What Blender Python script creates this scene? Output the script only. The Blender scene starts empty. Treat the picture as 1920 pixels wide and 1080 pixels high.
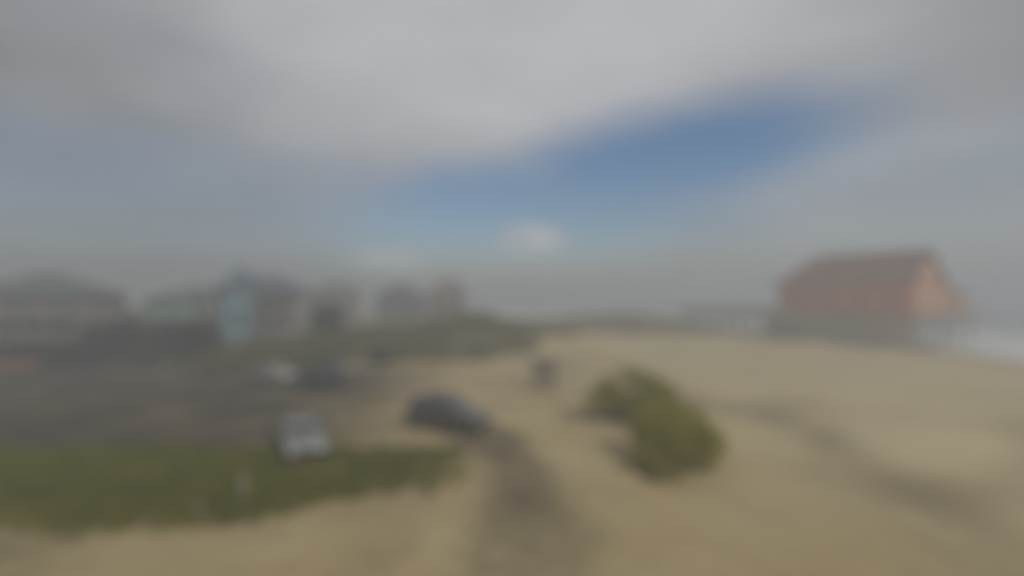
import bpy, bmesh, math, random
import numpy as np
from mathutils import Vector, Matrix, noise as mnoise

random.seed(7)
RNG = np.random.default_rng(7)
R = math.radians
scene = bpy.context.scene
COL = scene.collection

# ------------------------------------------------------------------ camera
cam_d = bpy.data.cameras.new("camera")
cam_d.sensor_width = 100.0
cam_d.lens = 50.0                       # 90 degrees across
cam_d.clip_start = 0.1
cam_d.clip_end = 12000
cam = bpy.data.objects.new("camera", cam_d)
COL.objects.link(cam)
CAM_Z = 7.5
cam.location = (0, 0, CAM_Z)
cam.rotation_euler = (R(90.9), 0, 0)
cam_d.dof.use_dof = True                # soft, badly focused outdoor camera
cam_d.dof.focus_distance = 1.5
cam_d.dof.aperture_fstop = 0.78
scene.camera = cam

# ------------------------------------------------------------------ render / colour
scene.render.engine = 'CYCLES'
scene.cycles.use_denoising = True
scene.cycles.volume_bounces = 3
scene.cycles.max_bounces = 10
scene.cycles.transparent_max_bounces = 16
scene.view_settings.view_transform = 'Standard'
scene.view_settings.look = 'None'
scene.view_settings.exposure = 0.1
scene.view_settings.gamma = 1.0
scene.view_settings.use_curve_mapping = False

# ------------------------------------------------------------------ sun
SUN_EL, SUN_AZ = 42.0, 128.0            # azimuth clockwise from +Y (view direction): behind, to the right
sd = bpy.data.lights.new("sun", 'SUN')
sd.energy = 1.5
sd.angle = R(18)
sd.color = (1.0, 0.95, 0.87)
sun = bpy.data.objects.new("sun", sd)
COL.objects.link(sun)
sdir = Vector((math.sin(R(SUN_AZ)) * math.cos(R(SUN_EL)), math.cos(R(SUN_AZ)) * math.cos(R(SUN_EL)), math.sin(R(SUN_EL))))
sun.rotation_euler = (-sdir).to_track_quat('-Z', 'Y').to_euler()

# ------------------------------------------------------------------ world: sky with broken cloud
world = bpy.data.worlds.new("World")
scene.world = world
world.use_nodes = True
nt = world.node_tree
nt.nodes.clear()

def N(tree, typ, **kw):
    n = tree.nodes.new(typ)
    for k, v in kw.items():
        setattr(n, k, v)
    return n

def M_(tree, op, a, b=None, c=None, clamp=False):
    n = tree.nodes.new('ShaderNodeMath')
    n.operation = op
    n.use_clamp = clamp
    for i, x in enumerate((a, b, c)):
        if x is None:
            continue
        if isinstance(x, (int, float)):
            n.inputs[i].default_value = x
        else:
            tree.links.new(x, n.inputs[i])
    return n.outputs[0]

def smooth(tree, x, lo, hi, a=0.0, b=1.0):
    n = tree.nodes.new('ShaderNodeMapRange')
    n.interpolation_type = 'SMOOTHERSTEP'
    tree.links.new(x, n.inputs[0])
    n.inputs[1].default_value, n.inputs[2].default_value = lo, hi
    n.inputs[3].default_value, n.inputs[4].default_value = a, b
    return n.outputs[0]

def build_world():
    L = nt.links.new
    sky = N(nt, 'ShaderNodeTexSky', sky_type='NISHITA')
    sky.sun_disc = False
    sky.sun_elevation = R(SUN_EL)
    sky.sun_rotation = R(SUN_AZ)
    sky.air_density = 1.0
    sky.dust_density = 0.6
    sky.ozone_density = 2.0
    bg_sky = N(nt, 'ShaderNodeBackground')
    bg_sky.inputs[1].default_value = 0.080
    hs = N(nt, 'ShaderNodeHueSaturation')
    hs.inputs['Saturation'].default_value = 1.22
    L(sky.outputs[0], hs.inputs['Color'])
    L(hs.outputs[0], bg_sky.inputs[0])
    tc = N(nt, 'ShaderNodeTexCoord')
    sep = N(nt, 'ShaderNodeSeparateXYZ')
    L(tc.outputs['Generated'], sep.inputs[0])
    az = M_(nt, 'MULTIPLY', M_(nt, 'ARCTAN2', sep.outputs[0], sep.outputs[1]), 180 / math.pi)
    el = M_(nt, 'MULTIPLY', M_(nt, 'ARCSINE', sep.outputs[2]), 180 / math.pi)
    # soft cloud field over the whole sky
    mp = N(nt, 'ShaderNodeMapping')
    mp.inputs['Scale'].default_value = (1.0, 1.0, 2.3)
    mp.inputs['Location'].default_value = (3.7, 1.2, 0.4)
    L(tc.outputs['Generated'], mp.inputs[0])
    n1 = N(nt, 'ShaderNodeTexNoise')
    n1.inputs['Scale'].default_value = 2.3
    n1.inputs['Detail'].default_value = 3
    n1.inputs['Roughness'].default_value = 0.5
    n1.inputs['Distortion'].default_value = 0.35
    L(mp.outputs[0], n1.inputs[0])
    n2 = N(nt, 'ShaderNodeTexNoise')
    n2.inputs['Scale'].default_value = 5.0
    n2.inputs['Detail'].default_value = 2
    L(mp.outputs[0], n2.inputs[0])

    def lens(a0, e0, ra, rb, tilt, ragged=0.0):
        du = M_(nt, 'SUBTRACT', az, a0)
        dv = M_(nt, 'SUBTRACT', el, e0)
        if ragged:
            dv = M_(nt, 'ADD', dv, M_(nt, 'MULTIPLY', M_(nt, 'SUBTRACT', n1.outputs[0], 0.5), ragged))
        c, s = math.cos(R(tilt)), math.sin(R(tilt))
        a = M_(nt, 'ADD', M_(nt, 'MULTIPLY', du, c), M_(nt, 'MULTIPLY', dv, s))
        b = M_(nt, 'SUBTRACT', M_(nt, 'MULTIPLY', dv, c), M_(nt, 'MULTIPLY', du, s))
        a = M_(nt, 'DIVIDE', a, ra)
        b = M_(nt, 'DIVIDE', b, rb)
        d = M_(nt, 'SQRT', M_(nt, 'ADD', M_(nt, 'MULTIPLY', a, a), M_(nt, 'MULTIPLY', b, b)))
        return smooth(nt, d, 0.25, 1.15, 1.0, 0.0)
    cover = smooth(nt, n1.outputs[0], 0.30, 0.46, 0.90, 1.0)      # mostly overcast
    gap = lens(17, 14.2, 25, 7.6, 8, 7.0)
    gap2 = lens(3, 8.4, 29, 8.8, 4, 5.0)
    gap = M_(nt, 'MAXIMUM', gap, M_(nt, 'MULTIPLY', gap2, 0.9))
    gap3 = lens(-44, 10.5, 13, 4, 0, 6.0)
    gap = M_(nt, 'MAXIMUM', gap, M_(nt, 'MULTIPLY', gap3, 0.08))
    cover = M_(nt, 'MULTIPLY', cover, M_(nt, 'SUBTRACT', 1.0, M_(nt, 'MULTIPLY', gap, 0.96)))
    thin = M_(nt, 'MULTIPLY', smooth(nt, el, 0.5, 6.0), smooth(nt, el, 10.0, 19.0, 1.0, 0.0))   # thinner cloud low down
    cover = M_(nt, 'MULTIPLY', cover, M_(nt, 'SUBTRACT', 1.0, M_(nt, 'MULTIPLY', thin, 0.24)))
    puff = M_(nt, 'MAXIMUM', lens(2.2, 6.0, 5.5, 2.6, 0, 3.0), lens(-13.5, 3.8, 6, 1.8, 0, 2.0))
    n3 = N(nt, 'ShaderNodeTexNoise')
    n3.inputs['Scale'].default_value = 11.0
    n3.inputs['Detail'].default_value = 4
    L(mp.outputs[0], n3.inputs[0])
    puff = M_(nt, 'MULTIPLY', puff, smooth(nt, n3.outputs[0], 0.34, 0.60, 0.5, 1.0))
    cover = M_(nt, 'MAXIMUM', cover, M_(nt, 'MULTIPLY', puff, 0.85))
    cover = M_(nt, 'MULTIPLY', cover, 0.97, clamp=True)
    # cloud brightness: billows, thinner and brighter overhead, heavier towards one side
    br = M_(nt, 'MULTIPLY_ADD', n2.outputs[0], 0.12, 0.165)
    br = M_(nt, 'MULTIPLY_ADD', lens(2, 34, 58, 34, 0, 8.0), 0.235, br)
    br = M_(nt, 'MULTIPLY_ADD', lens(38, 9, 22, 9, 0, 6.0), 0.10, br)
    br = M_(nt, 'MULTIPLY_ADD', puff, 0.26, br)
    ramp = N(nt, 'ShaderNodeMix', data_type='RGBA')
    ramp.inputs['A'].default_value = (0.0, 0.0, 0.0, 1)
    ramp.inputs['B'].default_value = (0.99, 1.0, 1.03, 1)
    L(br, ramp.inputs['Factor'])
    bg_cl = N(nt, 'ShaderNodeBackground')
    bg_cl.inputs[1].default_value = 1.0
    L(ramp.outputs['Result'], bg_cl.inputs[0])
    mix = N(nt, 'ShaderNodeMixShader')
    L(cover, mix.inputs[0])
    L(bg_sky.outputs[0], mix.inputs[1])
    L(bg_cl.outputs[0], mix.inputs[2])
    out = N(nt, 'ShaderNodeOutputWorld')
    L(mix.outputs[0], out.inputs[0])
build_world()

# ------------------------------------------------------------------ materials
MATS = {}
def mat(name, color, rough=0.7, var=0.15, scale=3.0, metallic=0.0, bump=0.0, spec=0.5, alt=None, stretch=None):
    if name in MATS:
        return MATS[name]
    m = bpy.data.materials.new(name)
    m.use_nodes = True
    t = m.node_tree
    b = t.nodes['Principled BSDF']
    b.inputs['Roughness'].default_value = rough
    b.inputs['Metallic'].default_value = metallic
    b.inputs['Specular IOR Level'].default_value = spec
    tc = N(t, 'ShaderNodeTexCoord')
    src = tc.outputs['Object']
    if stretch:
        mp = N(t, 'ShaderNodeMapping')
        mp.inputs['Scale'].default_value = stretch
        t.links.new(src, mp.inputs[0])
        src = mp.outputs[0]
    n = N(t, 'ShaderNodeTexNoise')
    n.inputs['Scale'].default_value = scale
    n.inputs['Detail'].default_value = 6
    n.inputs['Roughness'].default_value = 0.65
    t.links.new(src, n.inputs[0])
    mx = N(t, 'ShaderNodeMix', data_type='RGBA')
    c = color
    hi = alt if alt else tuple(min(1, x * (1 + var)) for x in c)
    lo = tuple(x * (1 - var) for x in c)
    mx.inputs['A'].default_value = (*lo, 1)
    mx.inputs['B'].default_value = (*hi, 1)
    f = smooth(t, n.outputs[0], 0.3, 0.7)
    t.links.new(f, mx.inputs['Factor'])
    t.links.new(mx.outputs['Result'], b.inputs['Base Color'])
    if bump:
        bp = N(t, 'ShaderNodeBump')
        bp.inputs['Strength'].default_value = bump
        bp.inputs['Distance'].default_value = 0.05
        t.links.new(n.outputs[0], bp.inputs['Height'])
        t.links.new(bp.outputs[0], b.inputs['Normal'])
    MATS[name] = m
    return m

def leaf_mat(name, c1, c2, trans=0.25):
    if name in MATS:
        return MATS[name]
    m = bpy.data.materials.new(name)
    m.use_nodes = True
    t = m.node_tree
    b = t.nodes['Principled BSDF']
    b.inputs['Roughness'].default_value = 0.6
    b.inputs['Specular IOR Level'].default_value = 0.3
    g = N(t, 'ShaderNodeNewGeometry')
    tc = N(t, 'ShaderNodeTexCoord')
    n = N(t, 'ShaderNodeTexNoise')
    n.inputs['Scale'].default_value = 1.1
    n.inputs['Detail'].default_value = 3
    t.links.new(tc.outputs['Object'], n.inputs[0])
    f = M_(t, 'ADD', M_(t, 'MULTIPLY', smooth(t, n.outputs[0], 0.32, 0.68), 0.6), M_(t, 'MULTIPLY', g.outputs['Random Per Island'], 0.4))
    mx = N(t, 'ShaderNodeMix', data_type='RGBA')
    mx.inputs['A'].default_value = (*c1, 1)
    mx.inputs['B'].default_value = (*c2, 1)
    t.links.new(f, mx.inputs['Factor'])
    t.links.new(mx.outputs['Result'], b.inputs['Base Color'])
    tr = N(t, 'ShaderNodeBsdfTranslucent')
    t.links.new(mx.outputs['Result'], tr.inputs[0])
    ms = N(t, 'ShaderNodeMixShader')
    ms.inputs[0].default_value = trans
    o = t.nodes['Material Output']
    t.links.new(b.outputs[0], ms.inputs[1])
    t.links.new(tr.outputs[0], ms.inputs[2])
    t.links.new(ms.outputs[0], o.inputs[0])
    MATS[name] = m
    return m

def glass_mat():
    if 'window_glass' in MATS:
        return MATS['window_glass']
    m = bpy.data.materials.new('window_glass')
    m.use_nodes = True
    b = m.node_tree.nodes['Principled BSDF']
    b.inputs['Base Color'].default_value = (0.07, 0.08, 0.085, 1)
    b.inputs['Roughness'].default_value = 0.08
    b.inputs['Specular IOR Level'].default_value = 0.7
    MATS['window_glass'] = m
    return m

def paint_mat(name, c, coat=0.5, rough=0.35, metallic=0.0):
    if name in MATS:
        return MATS[name]
    m = mat(name, c, rough=rough, var=0.06, scale=1.2, metallic=metallic)
    b = m.node_tree.nodes['Principled BSDF']
    b.inputs['Coat Weight'].default_value = coat
    b.inputs['Coat Roughness'].default_value = 0.08
    return m

# ------------------------------------------------------------------ mesh helpers
class MB:
    def __init__(self):
        self.v, self.f = [], []
    def quad(self, a, b, c, d):
        i = len(self.v)
        self.v += [tuple(a), tuple(b), tuple(c), tuple(d)]
        self.f.append((i, i + 1, i + 2, i + 3))
        return self
    def poly(self, pts):
        i = len(self.v)
        self.v += [tuple(p) for p in pts]
        self.f.append(tuple(range(i, i + len(pts))))
        return self
    def box(self, x0, x1, y0, y1, z0, z1):
        i = len(self.v)
        self.v += [(x0, y0, z0), (x1, y0, z0), (x1, y1, z0), (x0, y1, z0), (x0, y0, z1), (x1, y0, z1), (x1, y1, z1), (x0, y1, z1)]
        for q in ((3, 2, 1, 0), (4, 5, 6, 7), (0, 1, 5, 4), (1, 2, 6, 5), (2, 3, 7, 6), (3, 0, 4, 7)):
            self.f.append(tuple(i + k for k in q))
        return self
    def prism(self, pts, y0, y1):
        """pts: (x, z) outline, extruded from y0 to y1"""
        i, n = len(self.v), len(pts)
        self.v += [(p[0], y0, p[1]) for p in pts] + [(p[0], y1, p[1]) for p in pts]
        self.f.append(tuple(range(i, i + n)))
        self.f.append(tuple(range(i + 2 * n - 1, i + n - 1, -1)))
        for k in range(n):
            j = (k + 1) % n
            self.f.append((i + j, i + k, i + n + k, i + n + j))
        return self
    def tube(self, pts, rad, seg=8, cap=True):
        pts = [Vector(p) for p in pts]
        rads = rad if isinstance(rad, (list, tuple)) else [rad] * len(pts)
        base = len(self.v)
        for k, p in enumerate(pts):
            d = (pts[min(k + 1, len(pts) - 1)] - pts[max(k - 1, 0)]).normalized()
            up = Vector((0, 0, 1)) if abs(d.z) < 0.95 else Vector((1, 0, 0))
            a = d.cross(up).normalized()
            b = d.cross(a).normalized()
            for s in range(seg):
                t = 2 * math.pi * s / seg
                self.v.append(tuple(p + (a * math.cos(t) + b * math.sin(t)) * rads[k]))
        for k in range(len(pts) - 1):
            for s in range(seg):
                n = (s + 1) % seg
                o, q = base + k * seg, base + (k + 1) * seg
                self.f.append((o + s, o + n, q + n, q + s))
        if cap:
            self.f.append(tuple(base + s for s in reversed(range(seg))))
            e = base + (len(pts) - 1) * seg
            self.f.append(tuple(e + s for s in range(seg)))
        return self
    def bar(self, a, b, w, h):
        """rectangular bar from a to b (centre line)"""
        a, b = Vector(a), Vector(b)
        d = (b - a).normalized()
        up = Vector((0, 0, 1)) if abs(d.z) < 0.98 else Vector((0, 1, 0))
        s = d.cross(up).normalized() * (w / 2)
        u = s.cross(d).normalized() * (h / 2)
        i = len(self.v)
        for p in (a, b):
            self.v += [tuple(p - s - u), tuple(p + s - u), tuple(p + s + u), tuple(p - s + u)]
        for q in ((0, 3, 2, 1), (4, 5, 6, 7), (0, 1, 5, 4), (1, 2, 6, 5), (2, 3, 7, 6), (3, 0, 4, 7)):
            self.f.append(tuple(i + k for k in q))
        return self
    def mesh(self, name):
        me = bpy.data.meshes.new(name)
        me.from_pydata(self.v, [], self.f)
        me.update()
        return me
    def build(self, name, m, parent=None, bevel=0.0, smoothed=False, fix=True):
        me = self.mesh(name)
        if fix:
            bm = bmesh.new()
            bm.from_mesh(me)
            bmesh.ops.recalc_face_normals(bm, faces=bm.faces)
            bm.to_mesh(me)
            bm.free()
        return obj(name, me, m, parent, bevel, smoothed)

def obj(name, me, m, parent=None, bevel=0.0, smoothed=False):
    if m and not me.materials:
        me.materials.append(m)
    o = bpy.data.objects.new(name, me)
    COL.objects.link(o)
    if parent:
        o.parent = parent
    if smoothed:
        for p in me.polygons:
            p.use_smooth = True
    if bevel:
        b = o.modifiers.new('bevel', 'BEVEL')
        b.width = bevel
        b.segments = 3
        b.limit_method = 'ANGLE'
        b.angle_limit = R(30)
    return o

def tag(o, label=None, cat=None, group=None, kind=None):
    if label: o['label'] = label
    if cat: o['category'] = cat
    if group: o['group'] = group
    if kind: o['kind'] = kind
    return o

def thing(name, label, cat, loc=(0, 0, 0), rz=0.0, group=None):
    o = bpy.data.objects.new(name, None)
    COL.objects.link(o)
    o.empty_display_size = 0.2
    o.location = loc
    o.rotation_euler = (0, 0, rz)
    return tag(o, label, cat, group)

def share(name, me, m, parent, loc=(0, 0, 0), rot=(0, 0, 0), scale=(1, 1, 1)):
    o = obj(name, me, m, parent)
    o.location, o.rotation_euler, o.scale = loc, rot, scale
    return o

# ------------------------------------------------------------------ terrain
COAST = np.array([(58, -2500), (60, -200), (63.5, 30), (65.5, 66), (68.0, 86), (62, 114), (45, 134), (2, 190), (-90, 300), (-500, 640), (-2800, 2300)], float)

def coast_dist(x, y):
    """signed distance to the shoreline, positive over the sea"""
    x, y = np.asarray(x, float), np.asarray(y, float)
    best = np.full(x.shape, 1e9)
    sgn = np.ones(x.shape)
    for a, b in zip(COAST[:-1], COAST[1:]):
        d = b - a
        l2 = (d ** 2).sum()
        t = np.clip(((x - a[0]) * d[0] + (y - a[1]) * d[1]) / l2, 0, 1)
        dx, dy = x - a[0] - t * d[0], y - a[1] - t * d[1]
        dist = np.hypot(dx, dy)
        side = np.where(d[0] * dy - d[1] * dx < 0, 1.0, -1.0)
        up = dist < best
        best = np.where(up, dist, best)
        sgn = np.where(up, side, sgn)
    return best * sgn

def sst(x, a, b):
    t = np.clip((x - a) / (b - a), 0, 1)
    return t * t * (3 - 2 * t)

def path_dist(x, y, pts):
    best = np.full(np.shape(x), 1e9)
    for (ax, ay), (bx, by) in zip(pts[:-1], pts[1:]):
        dx, dy = bx - ax, by - ay
        t = np.clip(((x - ax) * dx + (y - ay) * dy) / (dx * dx + dy * dy), 0, 1)
        best = np.minimum(best, np.hypot(x - ax - t * dx, y - ay - t * dy))
    return best

TABLE = RNG.random((64, 64))
def vnoise(x, y, s):
    """smooth value noise"""
    x, y = np.asarray(x, float) / s + 100.3, np.asarray(y, float) / s + 57.1
    xi, yi = np.floor(x).astype(int), np.floor(y).astype(int)
    fx, fy = x - xi, y - yi
    fx, fy = fx * fx * (3 - 2 * fx), fy * fy * (3 - 2 * fy)
    g = lambda i, j: TABLE[i % 64, j % 64]
    return (g(xi, yi) * (1 - fx) + g(xi + 1, yi) * fx) * (1 - fy) + (g(xi, yi + 1) * (1 - fx) + g(xi + 1, yi + 1) * fx) * fy

DARK_PATCH = [(0.2, 2), (0.1, 12), (0.9, 18), (0.6, 22), (-1.4, 27), (-3.4, 29.6)]  # line of a dark patch blended from sand towards the asphalt colour
DARK_BAND = [(12.5, 38), (16.2, 33), (16.5, 28), (15.3, 24.4), (14.9, 21), (14.6, 18.5), (13.9, 14.5), (13, 10)]  # centre line of a shallow band of darker sand
DARK_BAND2 = [(31, 31), (26.5, 25), (21, 20.8), (16.5, 19.6)]  # second, fainter band of darker sand

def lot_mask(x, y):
    """1 inside the parking area, part way in the dark patch, falling to 0 over the drifted edge"""
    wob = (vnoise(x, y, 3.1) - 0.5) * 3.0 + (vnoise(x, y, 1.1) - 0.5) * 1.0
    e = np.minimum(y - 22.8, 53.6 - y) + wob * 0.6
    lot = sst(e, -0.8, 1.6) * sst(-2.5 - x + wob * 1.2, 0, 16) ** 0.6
    d = path_dist(x, y, DARK_PATCH)
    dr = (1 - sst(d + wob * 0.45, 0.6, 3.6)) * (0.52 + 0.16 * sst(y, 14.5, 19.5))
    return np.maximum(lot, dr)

def flat_mask(x, y):
    e = np.minimum(np.minimum(y - 20, 54 - y), -4 - x)
    return np.maximum(sst(e, -3, 2), 1 - sst(path_dist(x, y, DARK_PATCH), 3.2, 6.5))

def bump2(x, y, cx, cy, rx, ry, h, rot=0.0):
    c, s = math.cos(rot), math.sin(rot)
    dx, dy = x - cx, y - cy
    a, b = (dx * c + dy * s) / rx, (-dx * s + dy * c) / ry
    return h * np.exp(-(a * a + b * b))

def height(x, y):
    x, y = np.asarray(x, float), np.asarray(y, float)
    z = bump2(x, y, -14, 69, 14, 8, 2.9, 0.1) + bump2(x, y, -3, 74, 8, 7, 2.2) + bump2(x, y, 9, 77, 9, 6, 1.3)
    z = z + bump2(x, y, 25, 108, 17, 8, 2.9, -0.25) + bump2(x, y, 4, 100, 18, 9, 2.0)
    z = z + bump2(x, y, -45, 105, 40, 20, 1.2)
    z = z + bump2(x, y, 52.3, 86.9, 9.5, 2.8, 2.8, math.atan2(0.879, -0.477))
    rough = (vnoise(x, y, 9) - 0.5) * 0.7 + (vnoise(x, y, 3.5) - 0.5) * 0.25
    z = z + rough * (0.6 + 0.4 * sst(y, 40, 60))
    z = z - 0.22 * np.exp(-(path_dist(x, y, DARK_BAND) / 1.1) ** 2)
    z = z + bump2(x, y, 20.5, 27, 4.0, 3.5, 0.35) + bump2(x, y, 12, 17, 3.0, 2.5, 0.3)
    z = z * (1 - flat_mask(x, y))
    s = coast_dist(x, y)
    beach = sst(s, -26, 2)
    z = z * (1 - sst(s, -18, -3)) - 0.75 * beach
    return z - 3.0 * sst(s, 0, 40)

def axis(lo, hi, step, far):
    core = np.arange(lo, hi + step / 2, step)
    ext, s, p = [], step, 0.0
    while p < far:
        s *= 1.25
        p += s
        ext.append(p)
    ext = np.array(ext)
    return np.concatenate([lo - ext[::-1], core, hi + ext])

def grid_mesh(name, xs, ys, zf):
    X, Y = np.meshgrid(xs, ys)
    Z = zf(X, Y)
    nx, ny = len(xs), len(ys)
    verts = np.stack([X, Y, Z], -1).reshape(-1, 3)
    i = (np.arange(ny - 1)[:, None] * nx + np.arange(nx - 1)[None, :]).reshape(-1)
    faces = np.stack([i, i + 1, i + nx + 1, i + nx], -1)
    return X, Y, verts, faces

def np_mesh(name, verts, faces):
    me = bpy.data.meshes.new(name)
    me.vertices.add(len(verts))
    me.vertices.foreach_set('co', np.asarray(verts, np.float32).reshape(-1))
    k = faces.shape[1]
    me.loops.add(faces.size)
    me.loops.foreach_set('vertex_index', faces.astype(np.int32).reshape(-1))
    me.polygons.add(len(faces))
    me.polygons.foreach_set('loop_start', np.arange(0, faces.size, k, dtype=np.int32))
    me.polygons.foreach_set('loop_total', np.full(len(faces), k, np.int32))
    me.update(calc_edges=True)
    me.validate()
    return me

def fattr(me, name, vals):
    a = me.attributes.new(name, 'FLOAT', 'POINT')
    a.data.foreach_set('value', np.asarray(vals, np.float32).reshape(-1))

def veg_mask(x, y, litter=False):
    """where low coastal plants cover the sand"""
    w = (vnoise(x, y, 2.7) - 0.5) * 2.2 + (vnoise(x, y, 0.9) - 0.5) * 0.8
    # green strip in front of the parking area
    back = 26.4 - y
    front = y - (15.6 + np.maximum(0, x + 9) * 0.55 + np.maximum(0, -14 - x) * 0.05)
    m1 = sst(np.minimum(np.minimum(back, front), -1.2 - x) + w * 0.9, -1.6, 4.2) * (0.68 + 0.32 * sst(-x, 3.5, 12))
    # bottom corner
    m1b = (0.8 if litter else 0.0) * sst((-9.5 - x) - (y - 8) * 0.25 + w, -1.0, 2.2) * sst(18 - y, -1, 1) * 0.7
    # dune behind the parking area
    e = 1 - ((x + 15) / 20) ** 2 - ((y - 69) / 15) ** 2
    m2 = sst(e + w * 0.12, 0.0, 0.35)
    e = 1 - ((x - 1) / 10) ** 2 - ((y - 80) / 9) ** 2
    m2 = np.maximum(m2, sst(e + w * 0.12, 0.05, 0.4))
    e = 1 - ((x - 22) / 24) ** 2 - ((y - 105) / 14) ** 2
    m3 = sst(e + w * 0.12, 0.0, 0.4)
    m4 = sst(y - 50.6 + w, 0, 2) * sst(-17 - x + w, 0, 4) * sst(140 - y, 0, 10)
    m5 = (1 - sst(path_dist(x, y, [(40, 112), (45.5, 97), (50, 88), (55, 79)]) + w, 1.2, 4.0)) * 0.8
    m4 = np.maximum(m4, m5)
    return np.maximum.reduce([m1, m1b, m2, m3, m4])

def build_ground():
    xs = axis(-70, 90, 0.6, 5200)
    ys = axis(4, 132, 0.6, 5200)
    X, Y, verts, faces = grid_mesh('ground', xs, ys, height)
    me = np_mesh('ground', verts, faces)
    me.polygons.foreach_set('use_smooth', np.ones(len(me.polygons), bool))
    s = coast_dist(X, Y)
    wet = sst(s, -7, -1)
    dark_sand = 0.8 * np.exp(-(path_dist(X, Y, DARK_BAND) / 2.2) ** 2) * (0.5 + vnoise(X, Y, 2.5))  # darker along the bands and in random patches; wet shore sand joins below
    dark_sand = dark_sand + 0.45 * np.exp(-(path_dist(X, Y, DARK_BAND2) / 1.8) ** 2) * (0.5 + vnoise(X, Y, 3.5))
    dark_sand = dark_sand + 0.45 * sst(vnoise(X, Y, 7.5), 0.6, 0.95)
    dark_sand = np.clip(np.maximum(dark_sand, wet * 1.2), 0, 1.1)
    fattr(me, 'dark_sand', dark_sand)
    fattr(me, 'litter', veg_mask(X, Y, True))
    dry = bump2(X, Y, 20.8, 26.5, 4.6, 3.4, 1.0) + 0.6 * sst(X - 6 + 4 * (vnoise(X, Y, 6) - 0.5), 0, 12) + 0.5 * bump2(X, Y, -3.2, 18.5, 2.0, 3.0, 1.0)
    fattr(me, 'dry', np.clip(dry - dark_sand, 0, 1))
    m = bpy.data.materials.new('sand')
    m.use_nodes = True
    t = m.node_tree
    L = t.links.new
    b = t.nodes['Principled BSDF']
    b.inputs['Roughness'].default_value = 0.9
    b.inputs['Specular IOR Level'].default_value = 0.2
    geo = N(t, 'ShaderNodeNewGeometry')
    def nz(scale, detail=6, rough=0.6):
        n = N(t, 'ShaderNodeTexNoise')
        n.inputs['Scale'].default_value = scale
        n.inputs['Detail'].default_value = detail
        n.inputs['Roughness'].default_value = rough
        L(geo.outputs['Position'], n.inputs[0])
        return n.outputs[0]
    big, mid, fine = nz(0.12), nz(0.9), nz(9.0, 8, 0.7)
    def mixc(f, a, bcol):
        x = N(t, 'ShaderNodeMix', data_type='RGBA')
        for k, c in (('A', a), ('B', bcol)):
            if isinstance(c, tuple):
                x.inputs[k].default_value = (*c, 1)
            else:
                L(c, x.inputs[k])
        if isinstance(f, float):
            x.inputs['Factor'].default_value = f
        else:
            L(f, x.inputs['Factor'])
        return x.outputs['Result']
    c = mixc(smooth(t, big, 0.35, 0.65), (0.47, 0.365, 0.185), (0.56, 0.455, 0.25))
    c = mixc(M_(t, 'MULTIPLY', smooth(t, mid, 0.4, 0.75), 0.35), c, (0.34, 0.27, 0.17))
    c = mixc(M_(t, 'MULTIPLY', smooth(t, fine, 0.5, 0.8), 0.3), c, (0.52, 0.45, 0.33))
    at = N(t, 'ShaderNodeAttribute', attribute_name='dark_sand')
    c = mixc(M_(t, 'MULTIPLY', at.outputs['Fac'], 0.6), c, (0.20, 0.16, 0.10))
    dr = N(t, 'ShaderNodeAttribute', attribute_name='dry')
    c = mixc(M_(t, 'MULTIPLY', dr.outputs['Fac'], 0.75), c, (0.67, 0.575, 0.355))
    lt = N(t, 'ShaderNodeAttribute', attribute_name='litter')
    c = mixc(M_(t, 'MULTIPLY', lt.outputs['Fac'], M_(t, 'MULTIPLY_ADD', smooth(t, mid, 0.3, 0.7), 0.35, 0.45)), c, (0.085, 0.08, 0.035))
    L(c, b.inputs['Base Color'])
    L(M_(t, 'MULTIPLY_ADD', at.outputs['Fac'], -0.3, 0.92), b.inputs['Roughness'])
    bp = N(t, 'ShaderNodeBump')
    bp.inputs['Strength'].default_value = 0.5
    bp.inputs['Distance'].default_value = 0.12
    L(M_(t, 'ADD', M_(t, 'MULTIPLY', mid, 0.8), M_(t, 'MULTIPLY', fine, 0.25)), bp.inputs['Height'])
    L(bp.outputs[0], b.inputs['Normal'])
    o = obj('ground', me, m)
    tag(o, 'pale beach sand with dunes and darker bands', kind='structure')

    # asphalt parking area and dark patch: a sheet just above the flattened ground, sand drifted over its rim
    xs2, ys2 = np.arange(-70, 5.3, 0.4), np.arange(4, 54.6, 0.4)
    X, Y, verts, faces = grid_mesh('parking_lot', xs2, ys2, lambda x, y: height(x, y) + 0.008)
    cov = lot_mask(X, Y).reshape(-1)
    keep = cov[faces].max(1) > 0.02
    faces = faces[keep]
    used = np.unique(faces)
    remap = np.full(len(verts), -1)
    remap[used] = np.arange(len(used))
    me = np_mesh('parking_lot', verts[used], remap[faces])
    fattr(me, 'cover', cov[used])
    m2 = m.copy()
    m2.name = 'asphalt_with_drifted_sand'
    t = m2.node_tree
    b = t.nodes['Principled BSDF']
    src = b.inputs['Base Color'].links[0].from_socket
    at = N(t, 'ShaderNodeAttribute', attribute_name='cover')
    geo = N(t, 'ShaderNodeNewGeometry')
    n = N(t, 'ShaderNodeTexNoise')
    n.inputs['Scale'].default_value = 1.3
    n.inputs['Detail'].default_value = 8
    t.links.new(geo.outputs['Position'], n.inputs[0])
    n2 = N(t, 'ShaderNodeTexNoise')
    n2.inputs['Scale'].default_value = 0.25
    n2.inputs['Detail'].default_value = 5
    t.links.new(geo.outputs['Position'], n2.inputs[0])
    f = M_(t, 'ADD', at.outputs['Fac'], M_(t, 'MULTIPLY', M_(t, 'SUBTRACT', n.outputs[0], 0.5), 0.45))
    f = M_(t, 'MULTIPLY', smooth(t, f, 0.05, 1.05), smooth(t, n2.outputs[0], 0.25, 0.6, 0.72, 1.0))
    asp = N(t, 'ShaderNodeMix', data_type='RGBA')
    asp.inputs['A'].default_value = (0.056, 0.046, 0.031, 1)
    asp.inputs['B'].default_value = (0.095, 0.079, 0.052, 1)
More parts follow.
